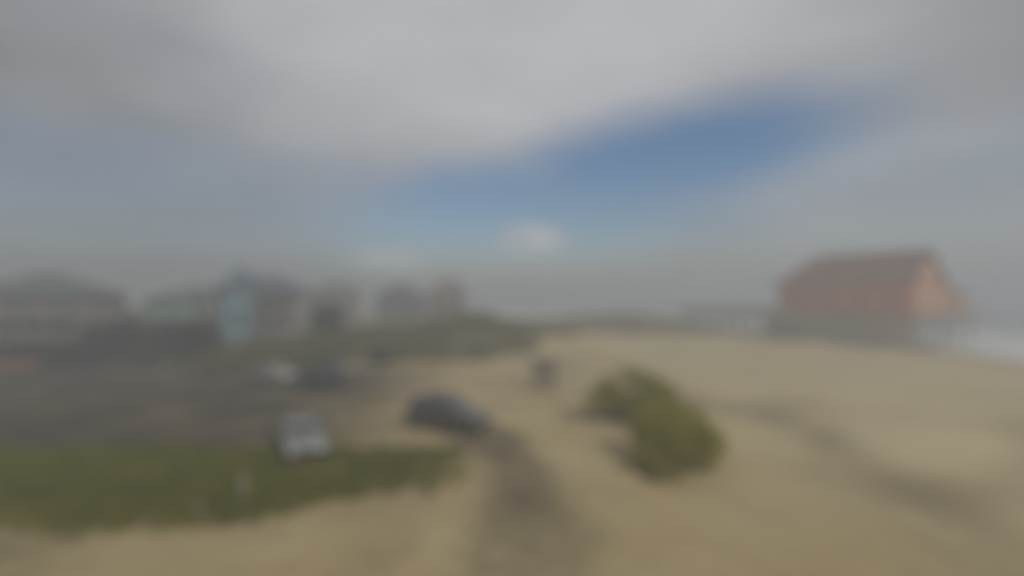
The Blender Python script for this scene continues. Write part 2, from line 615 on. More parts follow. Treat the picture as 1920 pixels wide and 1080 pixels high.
    t.links.new(n.outputs[0], asp.inputs['Factor'])
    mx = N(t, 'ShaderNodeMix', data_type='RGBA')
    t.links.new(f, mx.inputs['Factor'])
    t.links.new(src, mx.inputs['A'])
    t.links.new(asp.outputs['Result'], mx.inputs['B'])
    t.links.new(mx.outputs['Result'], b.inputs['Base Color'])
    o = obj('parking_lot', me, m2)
    tag(o, 'grey asphalt parking area and dark patch under drifted sand', kind='structure')
build_ground()

def build_sea():
    xs = axis(-40, 190, 1.0, 5200)
    ys = axis(10, 240, 1.0, 5200)
    def zf(x, y):
        s = coast_dist(x, y)
        amp = sst(s, -4, 10) * (1 - 0.5 * sst(s, 40, 120))
        ph = s / 9.0 * 2 * math.pi + 3.0 * vnoise(x, y, 23)
        crest = np.maximum(0, np.sin(ph)) ** 3
        return -0.72 + amp * (0.55 * crest + 0.3 * (vnoise(x, y, 4) - 0.5))
    X, Y, verts, faces = grid_mesh('sea', xs, ys, zf)
    s = coast_dist(X, Y)
    keep = (s.reshape(-1)[faces] > -6).any(1)
    faces = faces[keep]
    used = np.unique(faces)
    remap = np.full(len(verts), -1)
    remap[used] = np.arange(len(used))
    me = np_mesh('sea', verts[used], remap[faces])
    me.polygons.foreach_set('use_smooth', np.ones(len(me.polygons), bool))
    ph = s / 9.0 * 2 * math.pi + 3.0 * vnoise(X, Y, 23)
    foam = np.maximum(0, np.sin(ph - 0.5)) ** 1.5 * (1 - sst(s, 60, 140)) + (1 - sst(s, 8, 60)) * 0.95
    fattr(me, 'foam', np.clip(foam, 0, 1).reshape(-1)[used])
    m = bpy.data.materials.new('sea_water')
    m.use_nodes = True
    t = m.node_tree
    b = t.nodes['Principled BSDF']
    at = N(t, 'ShaderNodeAttribute', attribute_name='foam')
    geo = N(t, 'ShaderNodeNewGeometry')
    n = N(t, 'ShaderNodeTexNoise')
    n.inputs['Scale'].default_value = 0.8
    n.inputs['Detail'].default_value = 8
    n.inputs['Roughness'].default_value = 0.7
    t.links.new(geo.outputs['Position'], n.inputs[0])
    f = smooth(t, M_(t, 'ADD', at.outputs['Fac'], M_(t, 'SUBTRACT', n.outputs[0], 0.5)), 0.25, 0.75)
    mx = N(t, 'ShaderNodeMix', data_type='RGBA')
    mx.inputs['A'].default_value = (0.07, 0.095, 0.09, 1)
    mx.inputs['B'].default_value = (0.85, 0.87, 0.86, 1)
    t.links.new(f, mx.inputs['Factor'])
    t.links.new(mx.outputs['Result'], b.inputs['Base Color'])
    t.links.new(M_(t, 'MULTIPLY_ADD', f, 0.5, 0.18), b.inputs['Roughness'])
    bp = N(t, 'ShaderNodeBump')
    bp.inputs['Strength'].default_value = 0.35
    t.links.new(n.outputs[0], bp.inputs['Height'])
    t.links.new(bp.outputs[0], b.inputs['Normal'])
    o = obj('sea', me, m)
    tag(o, 'grey sea with white surf along the beach', kind='structure')
build_sea()

def hz(x, y):
    return float(height(np.array([x]), np.array([y]))[0])

# ------------------------------------------------------------------ building pieces
WHITE = lambda: mat('white_trim_paint', (0.36, 0.355, 0.33), 0.55, 0.07)
WOOD = lambda: mat('weathered_wood', (0.36, 0.30, 0.22), 0.85, 0.25, 2.0, stretch=(1, 1, 6), bump=0.2)
DARKWOOD = lambda: mat('dark_piling_wood', (0.115, 0.09, 0.072), 0.9, 0.35, 2.0, stretch=(3, 3, 0.6), bump=0.3)

_unit = {}
def unit_box(m):
    """unit cube mesh, base centred, shared between alike pieces of one material"""
    k = 'box_' + m.name
    if k not in _unit:
        me = MB().box(-0.5, 0.5, -0.5, 0.5, 0, 1).mesh(k)
        me.materials.append(m)
        _unit[k] = me
    return _unit[k]
def unit_post(m, seg=10):
    k = 'post_' + m.name
    if k not in _unit:
        mb = MB().tube([(0, 0, 0), (0, 0, 0.5), (0, 0, 1)], [0.5, 0.48, 0.45], seg)
        me = mb.mesh(k)
        for p in me.polygons:
            p.use_smooth = len(p.vertices) == 4
        me.materials.append(m)
        _unit[k] = me
    return _unit[k]

def piece(name, m, parent, x, y, z, sx, sy, sz, rz=0.0):
    return share(name, unit_box(m), None, parent, (x, y, z), (0, 0, rz), (sx, sy, sz))

def pole(name, m, parent, x, y, z, d, h):
    return share(name, unit_post(m), None, parent, (x, y, z), (0, 0, random.random() * 6), (d, d, h))

_win = {}
def window(parent, x, y, z, w, h, face='front', trim=None, name='window', muntin=True):
    """window set on a wall face; origin at its lower middle, outward normal is local -y"""
    trim = trim or WHITE()
    key = (round(w, 2), round(h, 2), trim.name, muntin)
    if key not in _win:
        t = 0.09
        f = MB()
        f.box(-w / 2 - t, -w / 2, -0.07, 0.02, -t, h + t).box(w / 2, w / 2 + t, -0.07, 0.02, -t, h + t)
        f.box(-w / 2, w / 2, -0.07, 0.02, h, h + t).box(-w / 2 - 0.05, w / 2 + 0.05, -0.11, 0.02, -t - 0.04, 0)
        if muntin:
            f.box(-w / 2, w / 2, -0.055, 0.01, h * 0.5 - 0.025, h * 0.5 + 0.025)
        fm = f.mesh('window_frame')
        fm.materials.append(trim)
        pm = MB().box(-w / 2 + 0.002, w / 2 - 0.002, -0.03, 0.015, 0.002, h - 0.002).mesh('pane')
        pm.materials.append(glass_mat())
        _win[key] = (fm, pm)
    fm, pm = _win[key]
    rz = {'front': 0, 'right': math.pi / 2, 'left': -math.pi / 2, 'back': math.pi}[face]
    o = share(name, fm, None, parent, (x, y, z), (0, 0, rz))
    share('pane', pm, None, o)
    return o

def door(parent, x, y, z, face='front', m=None, w=0.95, h=2.1):
    rz = {'front': 0, 'right': math.pi / 2, 'left': -math.pi / 2}[face]
    m = m or mat('door_paint', (0.30, 0.27, 0.23), 0.5)
    d = MB().box(-w / 2, w / 2, -0.05, 0.02, 0, h).build('door', m, parent)
    d.location, d.rotation_euler = (x, y, z), (0, 0, rz)
    MB().tube([(w * 0.38, -0.05, 1.0), (w * 0.38, -0.1, 1.0)], 0.03, 8).build('door_handle', mat('brass', (0.5, 0.4, 0.2), 0.3, metallic=0.9), d)
    MB().box(-w / 2 - 0.1, -w / 2, -0.07, 0.02, 0, h).box(w / 2, w / 2 + 0.1, -0.07, 0.02, 0, h).box(-w / 2 - 0.1, w / 2 + 0.1, -0.07, 0.02, h, h + 0.1).build('door_frame', WHITE(), d)
    return d

def railing(parent, a, b, z0, z1=None, h=1.05, step=1.6, m=None, name='railing'):
    """posts (each its own part) with a top and two lower rails between a and b"""
    m = m or WOOD()
    z1 = z0 if z1 is None else z1
    a, b = Vector((*a, z0)), Vector((*b, z1))
    n = max(1, round((b - a).length / step))
    for k in range(n + 1):
        p = a.lerp(b, k / n)
        piece('railing_post', m, parent, p.x, p.y, p.z, 0.09, 0.09, h)
    up = Vector((0, 0, h))
    r = MB().bar(a + up + Vector((0, 0, 0.03)), b + up + Vector((0, 0, 0.03)), 0.14, 0.05)
    for k in (0.3, 0.62):
        r.bar(a + up * k, b + up * k, 0.04, 0.09)
    r.build(name, m, parent)

def hip_roof(parent, x0, x1, y0, y1, z, h, m, over=0.5, along='x', hipped=(True, True), name='roof', trim=None, gable_m=None):
    """hip or gable roof over the rectangle; hipped says which ridge ends slope"""
    X0, X1, Y0, Y1 = x0 - over, x1 + over, y0 - over, y1 + over
    zt = 0.16
    if along == 'x':
        half = (Y1 - Y0) / 2
        ym = (Y0 + Y1) / 2
        ra = (X0 + (min(half, (X1 - X0) / 2 - 0.01) if hipped[0] else 0), ym, z + h)
        rb = (X1 - (min(half, (X1 - X0) / 2 - 0.01) if hipped[1] else 0), ym, z + h)
    else:
        half = (X1 - X0) / 2
        xm = (X0 + X1) / 2
        ra = (xm, Y0 + (min(half, (Y1 - Y0) / 2 - 0.01) if hipped[0] else 0), z + h)
        rb = (xm, Y1 - (min(half, (Y1 - Y0) / 2 - 0.01) if hipped[1] else 0), z + h)
    c = [(X0, Y0, z), (X1, Y0, z), (X1, Y1, z), (X0, Y1, z)]
    d = [(p[0], p[1], p[2] - zt) for p in c]
    mb = MB()
    if along == 'x':
        mb.poly([c[0], c[1], rb, ra]).poly([c[2], c[3], ra, rb]).poly([c[3], c[0], ra]).poly([c[1], c[2], rb])
    else:
        mb.poly([c[1], c[2], rb, ra]).poly([c[3], c[0], ra, rb]).poly([c[2], c[3], rb])
        if hipped[0] or not gable_m:
            mb.poly([c[0], c[1], ra])
    for k in range(4):
        j = (k + 1) % 4
        mb.quad(d[k], d[j], c[j], c[k])
    mb.quad(d[3], d[2], d[1], d[0])
    roof = mb.build(name, m, parent)
    if gable_m and along == 'y' and not hipped[0]:
        MB().prism([(X0 + 0.10, z + 0.003), (X1 - 0.10, z + 0.003), ((X0 + X1) / 2, z + h - 0.06)], y0 - 0.02, y0 + 0.12).build('gable', gable_m, parent)
    # ridge cap and fascia boards
    MB().bar((ra[0], ra[1], ra[2] + 0.03), (rb[0], rb[1], rb[2] + 0.03), 0.3, 0.08).build('ridge_cap', m, roof)
    f = MB()
    e = 0.03
    f.box(X0 - e, X1 + e, Y0 - e, Y0 - 0.003, z - zt - 0.06, z - 0.02)
    f.box(X0 - e, X1 + e, Y1 + 0.003, Y1 + e, z - zt - 0.06, z - 0.02)
    f.box(X0 - e, X0 - 0.003, Y0, Y1, z - zt - 0.06, z - 0.02)
    f.box(X1 + 0.003, X1 + e, Y0, Y1, z - zt - 0.06, z - 0.02)
    f.build('fascia', trim or WHITE(), roof)
    return roof

def house_walls(parent, x0, x1, y0, y1, z0, z1, m, name='wall', bands=()):
    w = MB().box(x0, x1, y0, y1, z0, z1).build(name, m, parent)
    for i, (x, y) in enumerate(((x0, y0), (x1, y0), (x1, y1), (x0, y1))):
        piece('corner_board', WHITE(), w, x, y, z0 + 0.01, 0.16, 0.16, z1 - z0 - 0.02)
    for z in bands:
        MB().box(x0 - 0.03, x1 + 0.03, y0 - 0.03, y1 + 0.03, z, z + 0.18).build('trim_band', WHITE(), w)
    return w

def stilts(parent, x0, x1, y0, y1, h, nx, ny, m=None, d=0.32):
    m = m or DARKWOOD()
    for i in range(nx):
        for j in range(ny):
            pole('piling', m, parent, x0 + (x1 - x0) * i / (nx - 1), y0 + (y1 - y0) * j / (ny - 1), -0.3, d, h + 0.3)

def porch(parent, x0, x1, y0, y1, z, zroof, n, rail_m=None):
    """deck slab standing out from the wall with posts up to its roof and a railing"""
    rail_m = rail_m or WHITE()
    MB().box(x0, x1, y0, y1, z - 0.22, z).build('porch_deck', WOOD(), parent)
    for k in range(n):
        x = x0 + 0.08 + (x1 - x0 - 0.16) * k / (n - 1)
        piece('porch_post', rail_m, parent, x, y0 + 0.09, z, 0.15, 0.15, zroof - z)
    railing(parent, (x0 + 0.1, y0 + 0.1), (x1 - 0.1, y0 + 0.1), z, h=1.0, step=1.5, m=rail_m)

# ------------------------------------------------------------------ houses along the left
def left_house():
    t = thing('beach_house', 'pinkish beige stilt house with grey hip roof at the left edge', 'house', (-57.5, 60, 0), R(14), 'beach houses along the road')
    wm = mat('beige_pink_siding', (0.36, 0.295, 0.25), 0.8, 0.1, stretch=(0.4, 0.4, 8))
    stilts(t, -6.2, 6.2, 0.3, 9.5, 2.6, 6, 3)
    MB().box(-6.4, 6.4, 3.0, 9.8, 0, 2.595).build('ground_floor_wall', mat('brown_block_wall', (0.27, 0.22, 0.19), 0.9, 0.2), t)
    house_walls(t, -6.5, 6.5, 0, 10, 2.6, 7.6, wm, bands=(5.0,))
    hip_roof(t, -6.5, 6.5, 0, 10, 7.7, 2.5, mat('grey_green_shingles', (0.13, 0.17, 0.155), 0.9, 0.25, 6), 0.6)
    for x in (-5.2, -3.4, -0.9, 0.9, 3.3, 5.1):
        window(t, x, 0, 5.7, 1.0, 1.4)
        if abs(x) > 1:
            window(t, x, 0, 3.3, 1.0, 1.3)
    door(t, 0, 0, 2.65)
    porch(t, -6.4, 6.4, -2.2, -0.02, 2.6, 4.9, 6)
    MB().box(-6.5, 6.5, -2.35, -0.04, 4.9, 5.0).build('porch_roof', mat('grey_green_shingles', (0, 0, 0)), t)
    for y in (2, 5, 8):
        window(t, 6.5, y, 5.7, 0.9, 1.3, 'right')
        window(t, 6.5, y, 3.3, 0.9, 1.3, 'right')
left_house()

def mint_house():
    t = thing('beach_house', 'mint green stilt house rising behind the dark trees', 'house', (-50.0, 78, 0), R(10), 'beach houses along the road')
    wm = mat('mint_siding', (0.30, 0.52, 0.42), 0.8, 0.08, stretch=(0.4, 0.4, 8))
    stilts(t, -5.2, 5.2, 0.3, 8.5, 2.5, 5, 3)
    house_walls(t, -5.5, 5.5, 0, 9, 2.5, 7.0, wm, bands=(4.8,))
    hip_roof(t, -5.5, 5.5, 0, 9, 7.1, 1.9, mat('grey_shingles', (0.16, 0.19, 0.19), 0.9, 0.25, 6), 0.5)
    for x in (-4, -1.6, 1.6, 4):
        window(t, x, 0, 5.4, 1.0, 1.3)
        window(t, x, 0, 3.1, 1.0, 1.3)
    door(t, 0, 0, 2.55)
    porch(t, -5.4, 5.4, -1.9, -0.02, 2.5, 4.7, 5)
    for y in (2.5, 6.5):
        window(t, 5.5, y, 5.4, 0.9, 1.2, 'right')
mint_house()

def tower_house():
    t = thing('beach_house', 'tall cream house with pale blue stair tower and dark gabled roofs', 'house', (-36.0, 70, 0), R(12), 'beach houses along the road')
    cream = mat('cream_siding', (0.56, 0.53, 0.41), 0.8, 0.08, stretch=(0.4, 0.4, 8))
    tan = mat('tan_siding', (0.52, 0.45, 0.38), 0.8, 0.08, stretch=(0.4, 0.4, 8))
    blue = mat('pale_blue_siding', (0.25, 0.50, 0.62), 0.75, 0.06, stretch=(0.4, 0.4, 8))
    roof = mat('slate_blue_shingles', (0.13, 0.15, 0.19), 0.9, 0.25, 6)
    # left wing: local x -6.2..-2.4
    MB().box(-6.2, 6.2, 1.2, 9, 0, 2.4).build('ground_floor_wall', mat('cream_block_wall', (0.46, 0.44, 0.36), 0.85, 0.1), t)
    house_walls(t, -6.2, -1.9, 0.6, 9, 2.4, 7.4, cream, bands=(4.9,))
    hip_roof(t, -6.2, -1.9, 0.6, 9, 7.5, 2.1, roof, 0.5, along='y')
    # tower
    house_walls(t, -2.6, 0.6, -0.8, 4, 0, 9.3, blue, name='tower_wall', bands=(2.5, 6.9))
    hip_roof(t, -2.6, 0.6, -0.8, 4, 9.4, 1.7, roof, 0.4, along='y', hipped=(False, True), name='tower_roof', gable_m=blue)
    # right wing
    house_walls(t, 0.6, 6.2, 0.4, 9, 2.4, 8.2, tan, bands=(5.2,))
    hip_roof(t, 0.6, 6.2, 0.4, 9, 8.3, 2.0, roof, 0.5, along='x', hipped=(False, True))
    stilts(t, -6.0, 6.0, -1.0, 0.3, 2.2, 7, 2, d=0.28)
    for x in (-5.3, -3.4):
        window(t, x, 0.6, 5.5, 1.0, 1.4)
        window(t, x, 0.6, 3.0, 1.0, 1.4)
    for x in (-1.75, -0.95, -0.2):
        window(t, x, -0.8, 7.6, 0.55, 1.1)
    window(t, -1.0, -0.8, 3.2, 1.1, 2.6)
    door(t, -1.0, -0.8, 0.02)
    for x in (1.6, 3.4, 5.2):
        window(t, x, 0.4, 6.0, 1.0, 1.4)
    window(t, 5.2, 0.4, 3.1, 1.0, 1.5)
    window(t, 1.5, 0.4, 3.1, 0.9, 1.5)
    door(t, 3.3, 0.4, 2.45, w=1.6)
    porch(t, 0.8, 6.1, -1.4, 0.37, 2.4, 4.8, 4)
    porch(t, 0.8, 6.1, -1.4, 0.37, 5.1, 7.3, 4)
    MB().box(0.7, 6.3, -1.6, 0.36, 7.3, 7.45).build('porch_roof', roof, t)
    porch(t, -6.2, -2.7, -1.1, 0.57, 2.4, 4.7, 3)
    MB().box(-6.3, -2.65, -1.3, 0.56, 4.7, 4.85).build('porch_roof', roof, t)
    for y in (2.5, 5, 7.5):
        window(t, 6.2, y, 6.0, 0.9, 1.3, 'right')
        window(t, 6.2, y, 3.2, 0.9, 1.3, 'right')
    st = MB().prism([(0, 0), (0.3, 0), (3.9, 2.2), (3.9, 2.4), (3.6, 2.4), (0, 0.2)], -2.6, -1.45).build('stair', WOOD(), t)
    st.location = (2.0, 0, 0)
tower_house()

def small_house(label, loc, rz, W, D, z0, z1, rh, wall, roof, along='x', hipped=(True, True), nwin=3, deck=True, chimney=False):
    t = thing('beach_house', label, 'house', loc, rz, 'beach houses along the road')
    stilts(t, -W / 2 + 0.3, W / 2 - 0.3, 0.3, D - 0.4, z0, 4, 3)
    mid = (z0 + z1) / 2
    house_walls(t, -W / 2, W / 2, 0, D, z0, z1, wall, bands=(mid - 0.1,))
    hip_roof(t, -W / 2, W / 2, 0, D, z1 + 0.1, rh, roof, 0.5, along, hipped, gable_m=wall)
    for k in range(nwin):
        x = -W / 2 + W * (k + 0.5) / nwin
        window(t, x, 0, mid + 0.7, 1.0, 1.3)
        if k != nwin // 2:
            window(t, x, 0, z0 + 0.7, 1.0, 1.3)
        else:
            door(t, x, 0, z0 + 0.05)
    for y in (D * 0.3, D * 0.7):
        window(t, W / 2, y, mid + 0.7, 0.9, 1.2, 'right')
        window(t, W / 2, y, z0 + 0.7, 0.9, 1.2, 'right')
    if deck:
        porch(t, -W / 2 + 0.05, W / 2 - 0.05, -1.9, -0.03, z0, mid - 0.15, 4)
        MB().box(-W / 2, W / 2, -2.1, -0.04, mid - 0.15, mid - 0.02).build('porch_roof', roof, t)
    if chimney:
        MB().box(W * 0.2, W * 0.2 + 0.8, D * 0.5, D * 0.5 + 0.8, z1 + 0.4, z1 + rh + 0.9).build('chimney', mat('brown_block_wall', (0, 0, 0)), t)
    return t
small_house('beige house with long grey roof right of the blue-towered house', (-35.0, 99, 0.4), R(8), 9.0, 10, 2.4, 8.0, 1.9,
            mat('beige_siding', (0.50, 0.45, 0.37), 0.8, 0.08), mat('grey_shingles', (0, 0, 0)))
small_house('grey-blue house with dark roof standing behind the brushy dune', (-24.8, 112, 0.6), R(5), 9.6, 9, 2.6, 7.2, 2.4,
            mat('grey_blue_siding', (0.30, 0.34, 0.37), 0.8, 0.08), mat('dark_shingles', (0.085, 0.085, 0.09), 0.9, 0.25, 6), nwin=4)
small_house('tan gabled house furthest right of the row, above the dune', (-14.0, 108, 0.8), R(2), 7.6, 9, 2.8, 7.4, 2.6,
            mat('tan_pink_siding', (0.50, 0.38, 0.31), 0.8, 0.08), mat('brown_shingles', (0.15, 0.115, 0.095), 0.9, 0.25, 6), along='y', hipped=(False, True), chimney=True)

def board_fence():
    t = thing('board_fence', 'low orange-brown board fence in front of the leftmost house', 'fence', (-50.6, 51.5, 0), R(8))
    m = mat('orange_brown_boards', (0.27, 0.14, 0.07), 0.8, 0.25, 2.0, stretch=(4, 4, 0.7))
    me = MB().prism([(-0.14, 0.05), (0.14, 0.05), (0.14, 1.2), (0.08, 1.28), (-0.08, 1.28), (-0.14, 1.2)], -0.012, 0.012).mesh('fence_board')
    me.materials.append(m)
    for k in range(17):
        share('fence_board', me, None, t, (-2.4 + k * 0.31, 0, random.uniform(-0.03, 0.03)))
    for k in range(3):
        piece('fence_post', m, t, -2.4 + k * 2.4, 0.07, -0.2, 0.1, 0.1, 1.45)
    MB().bar((-2.5, 0.04, 0.35), (2.7, 0.04, 0.35), 0.04, 0.09).bar((-2.5, 0.04, 0.95), (2.7, 0.04, 0.95), 0.04, 0.09).build('fence_rail', m, t)
board_fence()

# ------------------------------------------------------------------ pier house, boardwalk and stair ramp
AX = Vector((-0.477, 0.879, 0))          # along the building, away from the camera
SIDE = Vector((0.879, 0.477, 0))         # towards the sea
CORNER = Vector((59.6, 76.0, 0))
def pier_house():
    # local frame: +x along SIDE, +y along AX, origin at the near landward corner
    rz = math.atan2(SIDE.y, SIDE.x)
    t = thing('pier_house', 'long red-brown pier building on pilings with dark hip roof and orange gable end', 'building', CORNER, rz)
    red = mat('red_brown_siding', (0.64, 0.19, 0.065), 0.8, 0.14, 1.2, stretch=(0.5, 0.5, 6))
    orange = mat('orange_tan_siding', (0.74, 0.35, 0.17), 0.8, 0.1, 1.2, stretch=(0.5, 0.5, 6))
    roof = mat('dark_brown_shingles', (0.24, 0.095, 0.058), 0.9, 0.3, 5)
    W, Lg, z0, z1, zr = 9.0, 21.5, 4.5, 9.4, 14.5
    for i in range(5):
        for j in range(8):
            x, y = -0.2 + i * 4.9, 0.4 + j * 3.0
            w = CORNER + SIDE * x + AX * y
            g = hz(w.x, w.y) - 0.6
            pole('piling', DARKWOOD(), t, x, y, g, 0.42, z0 - 0.5 - g)
    for j in range(8):
        MB().box(-0.6, 19.9, 0.25 + j * 3.0, 0.55 + j * 3.0, z0 - 0.5, z0 - 0.2).build('floor_beam', DARKWOOD(), t)
    MB().box(-0.8, 20.4, -1.2, Lg + 1, z0 - 0.2, z0 - 0.004).build('deck', WOOD(), t)
    wall = MB().box(0, W, 0.05, Lg, z0, z1).build('wall', red, t)
    wing = MB().box(W + 0.01, 18.4, 0.6, Lg - 4, z0, 7.6).build('wing_wall', orange, t)
    MB().poly([(W - 0.6, 0, 9.3), (19.1, 0, 7.7), (19.1, Lg - 3.4, 7.7), (W - 0.6, Lg - 3.4, 9.3)]).poly([(W - 0.6, 0, 9.14), (W - 0.6, Lg - 3.4, 9.14), (19.1, Lg - 3.4, 7.54), (19.1, 0, 7.54)]) \
        .quad((W - 0.6, 0, 9.14), (19.1, 0, 7.54), (19.1, 0, 7.7), (W - 0.6, 0, 9.3)).quad((19.1, 0, 7.54), (19.1, Lg - 3.4, 7.54), (19.1, Lg - 3.4, 7.7), (19.1, 0, 7.7)) \
        .build('wing_roof', mat('wing_shingles', (0.20, 0.11, 0.085), 0.9, 0.25, 5), t, fix=False)
    MB().prism([(W + 0.012, 7.6), (18.4, 7.6), (W + 0.012, 9.1)], 0.62, 0.72).build('wing_gable', orange, t)
    hip_roof(t, 0, W, 0.05, Lg, z1 + 0.1, zr - z1, roof, 0.7, along='y', hipped=(False, True), trim=mat('brown_trim', (0.22, 0.14, 0.10), 0.7), gable_m=orange)
    # orange front of the gable end
    MB().box(0.09, W - 0.09, -0.02, 0.04, z0 + 0.02, z1).build('gable_wall', orange, t)
    for x in (1.6, 4.5, 7.4):
        window(t, x, -0.02, 6.2, 0.9, 1.2, trim=mat('orange_trim', (0.45, 0.27, 0.18), 0.7))
    window(t, 4.5, 0.03, 10.6, 1.2, 1.2)
    btrim = mat('brown_trim', (0.22, 0.14, 0.10), 0.7)
    for y in (3.0, 7.5, 12.0, 16.5):
        window(t, 0, y, 6.2, 0.9, 1.2, 'left', trim=btrim)
    door(t, 0, 19.8, z0 + 0.03, 'left', w=1.3)
    for x in (11.2, 13.8, 16.4):
        window(t, x, 0.6, 5.6, 1.5, 1.4)
    sk = mat('grey_brown_skirt_boards', (0.50, 0.40, 0.25), 0.9, 0.2, 2.0, stretch=(4, 4, 0.7))
    for k in range(46):
        y = 0.2 + k * 0.5
        w = CORNER + SIDE * -0.5 + AX * y
        g = hz(w.x, w.y) - 0.2
        piece('skirt_board', sk, t, -0.5, y, g, 0.05, 0.46, z0 - 0.52 - g)
    railing(t, (-0.7, -1.1), (20.3, -1.1), z0, m=WOOD())
    railing(t, (20.3, -1.1), (20.3, Lg + 0.9), z0, m=WOOD())
    MB().box(6.4, 7.2, 12, 12.8, 12.0, 15.0).build('chimney', mat('brown_block_wall', (0, 0, 0)), t)
pier_house()

def boardwalk():
    org = CORNER + AX * 22.6 + SIDE * -0.8
    t = thing('boardwalk', 'raised wooden boardwalk on tall pilings running left from the pier building', 'boardwalk', org, math.atan2(AX.y, AX.x))
    # local +x along AX, +y is to the left (landward), so deck spans y -3.2..0.2
    L_, z = 22.0, 4.5
    plank = MB().box(-0.13, 0.13, -3.2, 0.2, -0.05, 0).mesh('plank')
    plank.materials.append(WOOD())
    for k in range(int(L_ / 0.28)):
        share('plank', plank, None, t, (0.15 + k * 0.28, 0, z + random.uniform(-0.006, 0.006)))
    for y in (-3.0, -1.5, 0.0):
        MB().box(0, L_, y - 0.09, y + 0.09, z - 0.40, z - 0.058).build('joist', DARKWOOD(), t)
    for k in range(8):
        x = 0.6 + k * 2.95
        MB().box(x - 0.12, x + 0.12, -3.5, 0.5, z - 0.72, z - 0.405).build('cross_beam', DARKWOOD(), t)
        for y in (-2.9, -0.1):
            w = org + AX * x + Vector((-AX.y, AX.x, 0)) * y
            g = hz(w.x, w.y) - 0.6
            pole('piling', DARKWOOD(), t, x, y, g, 0.46, z - 0.72 - g)
        if k % 2 == 0 and k < 7:
            MB().bar((x, 0.12, 1.0), (x + 2.95, 0.12, z - 0.9), 0.08, 0.2).build('brace', DARKWOOD(), t)
    railing(t, (0.1, 0.12), (L_ - 0.1, 0.12), z, step=1.7)
    railing(t, (0.1, -3.12), (L_ - 0.1, -3.12), z, step=1.7)
boardwalk()

def stair_ramp():
    org = CORNER + SIDE * -2.6 + AX * 3.6
    t = thing('stair_ramp', 'wooden stair ramp with handrails descending to the sand beside the pier building', 'stairs', (org.x, org.y, 0), math.atan2(AX.y, AX.x))
    L_, z = 17.6, 4.5
    zs = hz(org.x, org.y)
    for y in (-0.75, 0.75):
        MB().bar((0, y, zs + 0.0), (L_, y, z - 0.2), 0.09, 0.42).build('stringer', WOOD(), t)
    n = 34
    tread = MB().box(-0.24, 0.24, -0.70, 0.70, -0.05, 0).mesh('tread')
    tread.materials.append(WOOD())
    for k in range(n):
        share('tread', tread, None, t, (0.3 + (L_ - 0.5) * k / (n - 1), 0, zs + 0.12 + (z - zs - 0.14) * k / (n - 1)))
    MB().box(L_ - 0.1, L_ + 2.6, -2.0, 0.85, z - 0.22, z - 0.008).build('landing', WOOD(), t)
    for y in (-0.72, 0.72):
        railing(t, (0.1, y), (L_ - 0.1, y), zs + 0.1, z, h=1.0, step=1.8, name='handrail')
    pm = mat('pale_ramp_boards', (0.52, 0.44, 0.29), 0.85, 0.15, 2.0, stretch=(4, 4, 0.7))
    for k in range(16):
        xa, xb = L_ * k / 16 + 0.03, L_ * (k + 1) / 16 - 0.03
        za, zb = (zs + (z - zs) * q / L_ for q in (xa, xb))
        MB().prism([(xa, za + 0.22), (xb, zb + 0.22), (xb, zb + 0.98), (xa, za + 0.98)], 0.80, 0.84).build('side_panel', pm, t)
    for k in range(1, 5):
        x = L_ * k / 4.3
        zz = zs + (z - zs) * x / L_ - 0.35
        for y in (-0.75, 0.75):
            w = org + AX * x + Vector((-AX.y, AX.x, 0)) * y
            g = hz(w.x, w.y) - 0.5
            pole('piling', DARKWOOD(), t, x, y, g, 0.26, zz - g)
stair_ramp()

# ------------------------------------------------------------------ vehicles
def wheel_meshes(r, w):
    seg = 28
    def ring(prof):
        mb = MB()
        n = len(prof)
        for s in range(seg):
            a = 2 * math.pi * s / seg
            for (rad, y) in prof:
                mb.v.append((rad * math.cos(a), y, rad * math.sin(a)))
        for s in range(seg):
            q = (s + 1) % seg
            for k in range(n - 1):
                mb.f.append((s * n + k, q * n + k, q * n + k + 1, s * n + k + 1))
        return mb
    ty = ring([(r * 0.66, -w / 2), (r * 0.9, -w / 2), (r, -w * 0.38), (r, w * 0.38), (r * 0.9, w / 2), (r * 0.66, w / 2)]).mesh('tyre')
    ty.materials.append(mat('tyre_rubber', (0.02, 0.02, 0.02), 0.85))
    rim = ring([(r * 0.66, -w * 0.46), (r * 0.62, -w * 0.46), (r * 0.58, -w * 0.15), (r * 0.58, w * 0.46)])
    for k in range(5):
        a = 2 * math.pi * k / 5
        rim.bar((0, -w * 0.36, 0), (r * 0.62 * math.cos(a), -w * 0.30, r * 0.62 * math.sin(a)), 0.07, 0.05)
    rim.tube([(0, -w * 0.42, 0), (0, 0, 0)], r * 0.14, 10)
    rm = rim.mesh('rim')
    rm.materials.append(mat('alloy_rim', (0.45, 0.45, 0.46), 0.35, metallic=0.8))
    for me in (ty, rm):
        for p in me.polygons:
            p.use_smooth = True
    return ty, rm

